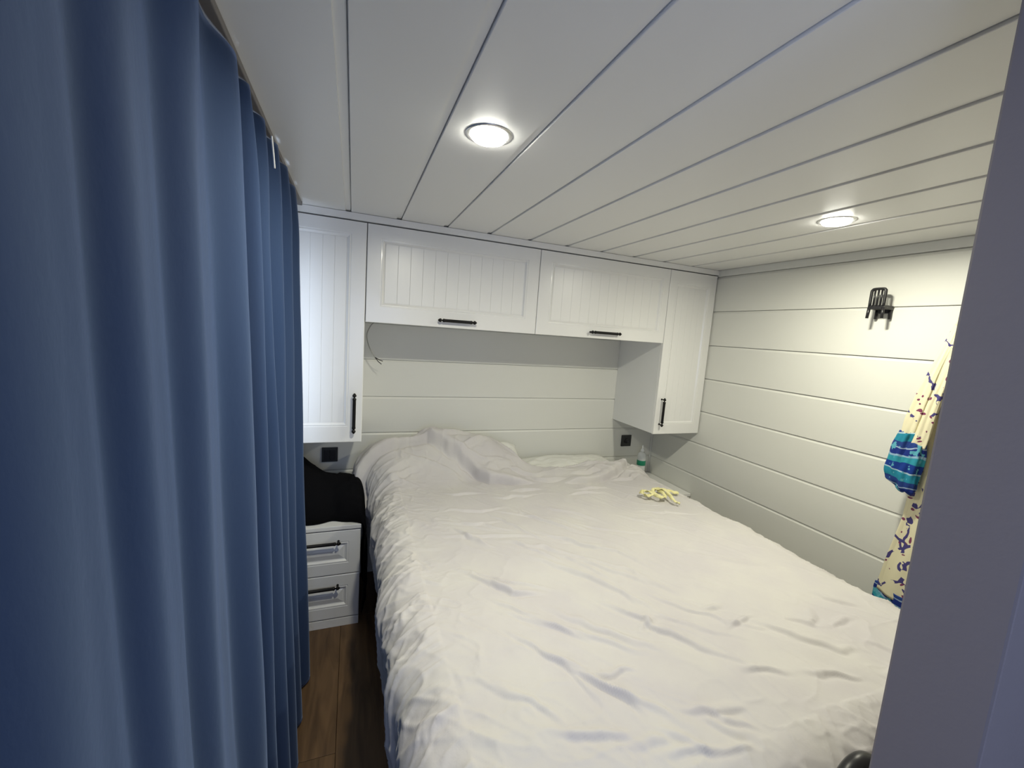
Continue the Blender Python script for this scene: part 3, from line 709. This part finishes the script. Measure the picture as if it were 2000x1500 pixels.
bm = bmesh.new(); box(bm, xb-.003, xs, yc1-.006, yc0+.006, 1.730, 1.749, .002); off(hk, bmobj('seat', bm, M['black_plastic']))
bm = bmesh.new(); box(bm, xs-.012, XR, yc1+.004, yc0-.004, 1.715, 1.738, .002); off(hk, bmobj('mount', bm, M['black_plastic']))
for (lx, ly, s, bx) in ((xb, yc0, 1, -.006), (xb, yc1, -1, -.006), (xs-.008, yc0-.002, 1, 0.0), (xs-.008, yc1+.002, -1, 0.0)):
    bm = bmesh.new(); tube(bm, [(lx, ly, 1.738), (lx+bx*.4, ly+s*.002, 1.688)], [.0072, .0062], 8); off(hk, bmobj('leg', bm, M['black_plastic'], None, True))

# ------------------------------------------------------------------ printed garment hanging on the right wall
gar = empty('hanging_robe', (XR, .90, 1.70)); tag(gar, 'long cream printed robe with blue borders hanging on the planked wall by the grey post', 'robe')
hk2 = empty('coat_hook', (XR, .93, 1.72)); tag(hk2, 'small black coat hook behind the grey post holding the printed robe', 'wall hook')
bm = bmesh.new(); box(bm, -.008, 0, -.012, .012, -.02, .02, .002); bmobj('plate', bm, M['black_plastic'], hk2)
bm = bmesh.new(); tube(bm, catmull([(-.006, 0, 0), (-.035, 0, -.006), (-.055, 0, .004), (-.058, 0, .020)], 6), .004, 8); bmobj('prong', bm, M['black_plastic'], hk2, True)
def limb(name, path, widths, m, seed, z_off=0, flat=.45, hem=True):
    """a flattened, pleated cloth tube; path of (x,y,z), widths = half width along the wall"""
    c = np.array(catmull(path, 14)); w_ = np.interp(np.linspace(0, 1, len(c)), np.linspace(0, 1, len(widths)), widths); N = 64
    rows = []
    for i, p in enumerate(c):
        an = np.linspace(0, 2*math.pi, N, endpoint=False); v = i/len(c)
        pl = 1+.14*np.cos(an*5+seed+v*3)+.07*np.cos(an*9+seed*2-v*4)+.06*vnoise(an*2, v*9+seed, 3)
        rr_ = w_[i]*pl
        rows.append(np.stack([p[0]+np.sin(an)*np.minimum(rr_*flat, .05), p[1]+np.cos(an)*rr_, p[2]+.004*np.cos(an*3+seed)], -1))
    P = np.array(rows)
    P[..., 0] = np.minimum(P[..., 0], XR-.002)
    o = grid_mesh(name, P.transpose(1, 0, 2), m, None, True, closed_u=True); off(gar, o); so = o.modifiers.new('thick', 'SOLIDIFY'); so.thickness = .0015
    return o
# body panels (main drop), two sleeves with blue cuffs, blue hem
limb('body', [(2.285, .930, 1.715), (2.275, .925, 1.62), (2.27, .915, 1.45), (2.268, .905, 1.25), (2.268, .90, 1.05), (2.268, .905, .82), (2.266, .91, .62), (2.262, .91, .47)],
     [.018, .030, .050, .070, .078, .082, .098, .112], M['cream'], .3)
limb('front_panel', [(2.285, .935, 1.70), (2.262, .955, 1.45), (2.258, .955, 1.20), (2.256, .955, .98), (2.256, .968, .80), (2.256, .990, .62), (2.256, 1.00, .47)],
     [.012, .022, .026, .028, .032, .036, .040], M['cream'], 2.1)
o = limb('hem', [(2.262, .91, .50), (2.260, .91, .41), (2.258, .91, .335)], [.113, .118, .122], M['border'], .3); o['label'] = 'blue patterned border'
o = limb('hem', [(2.256, 1.00, .50), (2.254, 1.003, .41), (2.254, 1.006, .335)], [.041, .045, .048], M['border'], 2.1); o['label'] = 'blue patterned border'
limb('sleeve', [(2.275, .945, 1.66), (2.250, .957, 1.55), (2.235, .978, 1.42), (2.225, 1.000, 1.27), (2.222, 1.010, 1.19)], [.012, .018, .026, .032, .030], M['cream'], 1.2)
limb('sleeve', [(2.272, .930, 1.62), (2.240, .935, 1.48), (2.222, .955, 1.32), (2.214, .967, 1.19), (2.212, .972, 1.15)], [.012, .016, .022, .026, .026], M['cream'], 4.0)
o = limb('cuff', [(2.222, 1.010, 1.20), (2.222, 1.020, 1.13), (2.220, 1.027, 1.04), (2.222, 1.022, .985), (2.224, 1.015, .965)], [.030, .038, .043, .038, .018], M['border'], 1.2, flat=.7); o['label'] = 'blue patterned cuff'
o = limb('cuff', [(2.212, .972, 1.16), (2.210, .978, 1.10), (2.206, .985, 1.02), (2.208, .982, .960), (2.212, .978, .945)], [.026, .033, .036, .032, .015], M['border'], 4.0, flat=.7); o['label'] = 'blue patterned cuff'

# ------------------------------------------------------------------ black suitcase with a raised handle at the foot of the bed
bag = empty('suitcase', (.93, .36, FZ)); tag(bag, 'black suitcase with raised curved handle standing between bed foot and grey post', 'suitcase')
bm = bmesh.new(); box(bm, .78, 1.10, .302, .418, FZ+.035, .44); bmesh.ops.bevel(bm, geom=list(bm.edges), offset=.03, segments=4, affect='EDGES'); off(bag, bmobj('shell', bm, M['bag'], None, True))
for px_ in (.868, .988):
    bm = bmesh.new(); tube(bm, [(px_, .395, .42), (px_, .395, .67)], .0085, 12); off(bag, bmobj('pull_rod', bm, M['black_metal'], None, True))
for px_ in (.82, 1.06):
    for py_ in (.33, .39):
        bm = bmesh.new(); lathe(bm, [(.010, -.011), (.019, -.009), (.019, .009), (.010, .011)], 18, 'X', (px_, py_, FZ+.019)); off(bag, bmobj('wheel', bm, M['black_plastic'], None, True))
bm = bmesh.new(); pts = catmull([(.866, .395, .64), (.868, .395, .695), (.882, .395, .728), (.912, .395, .742), (.946, .395, .730), (.974, .395, .700), (.990, .395, .64)], 8)
tube(bm, pts, .0165, 16); o = off(bag, bmobj('handle', bm, M['black_plastic'], None, True)); o['label'] = 'glossy black curved handle'
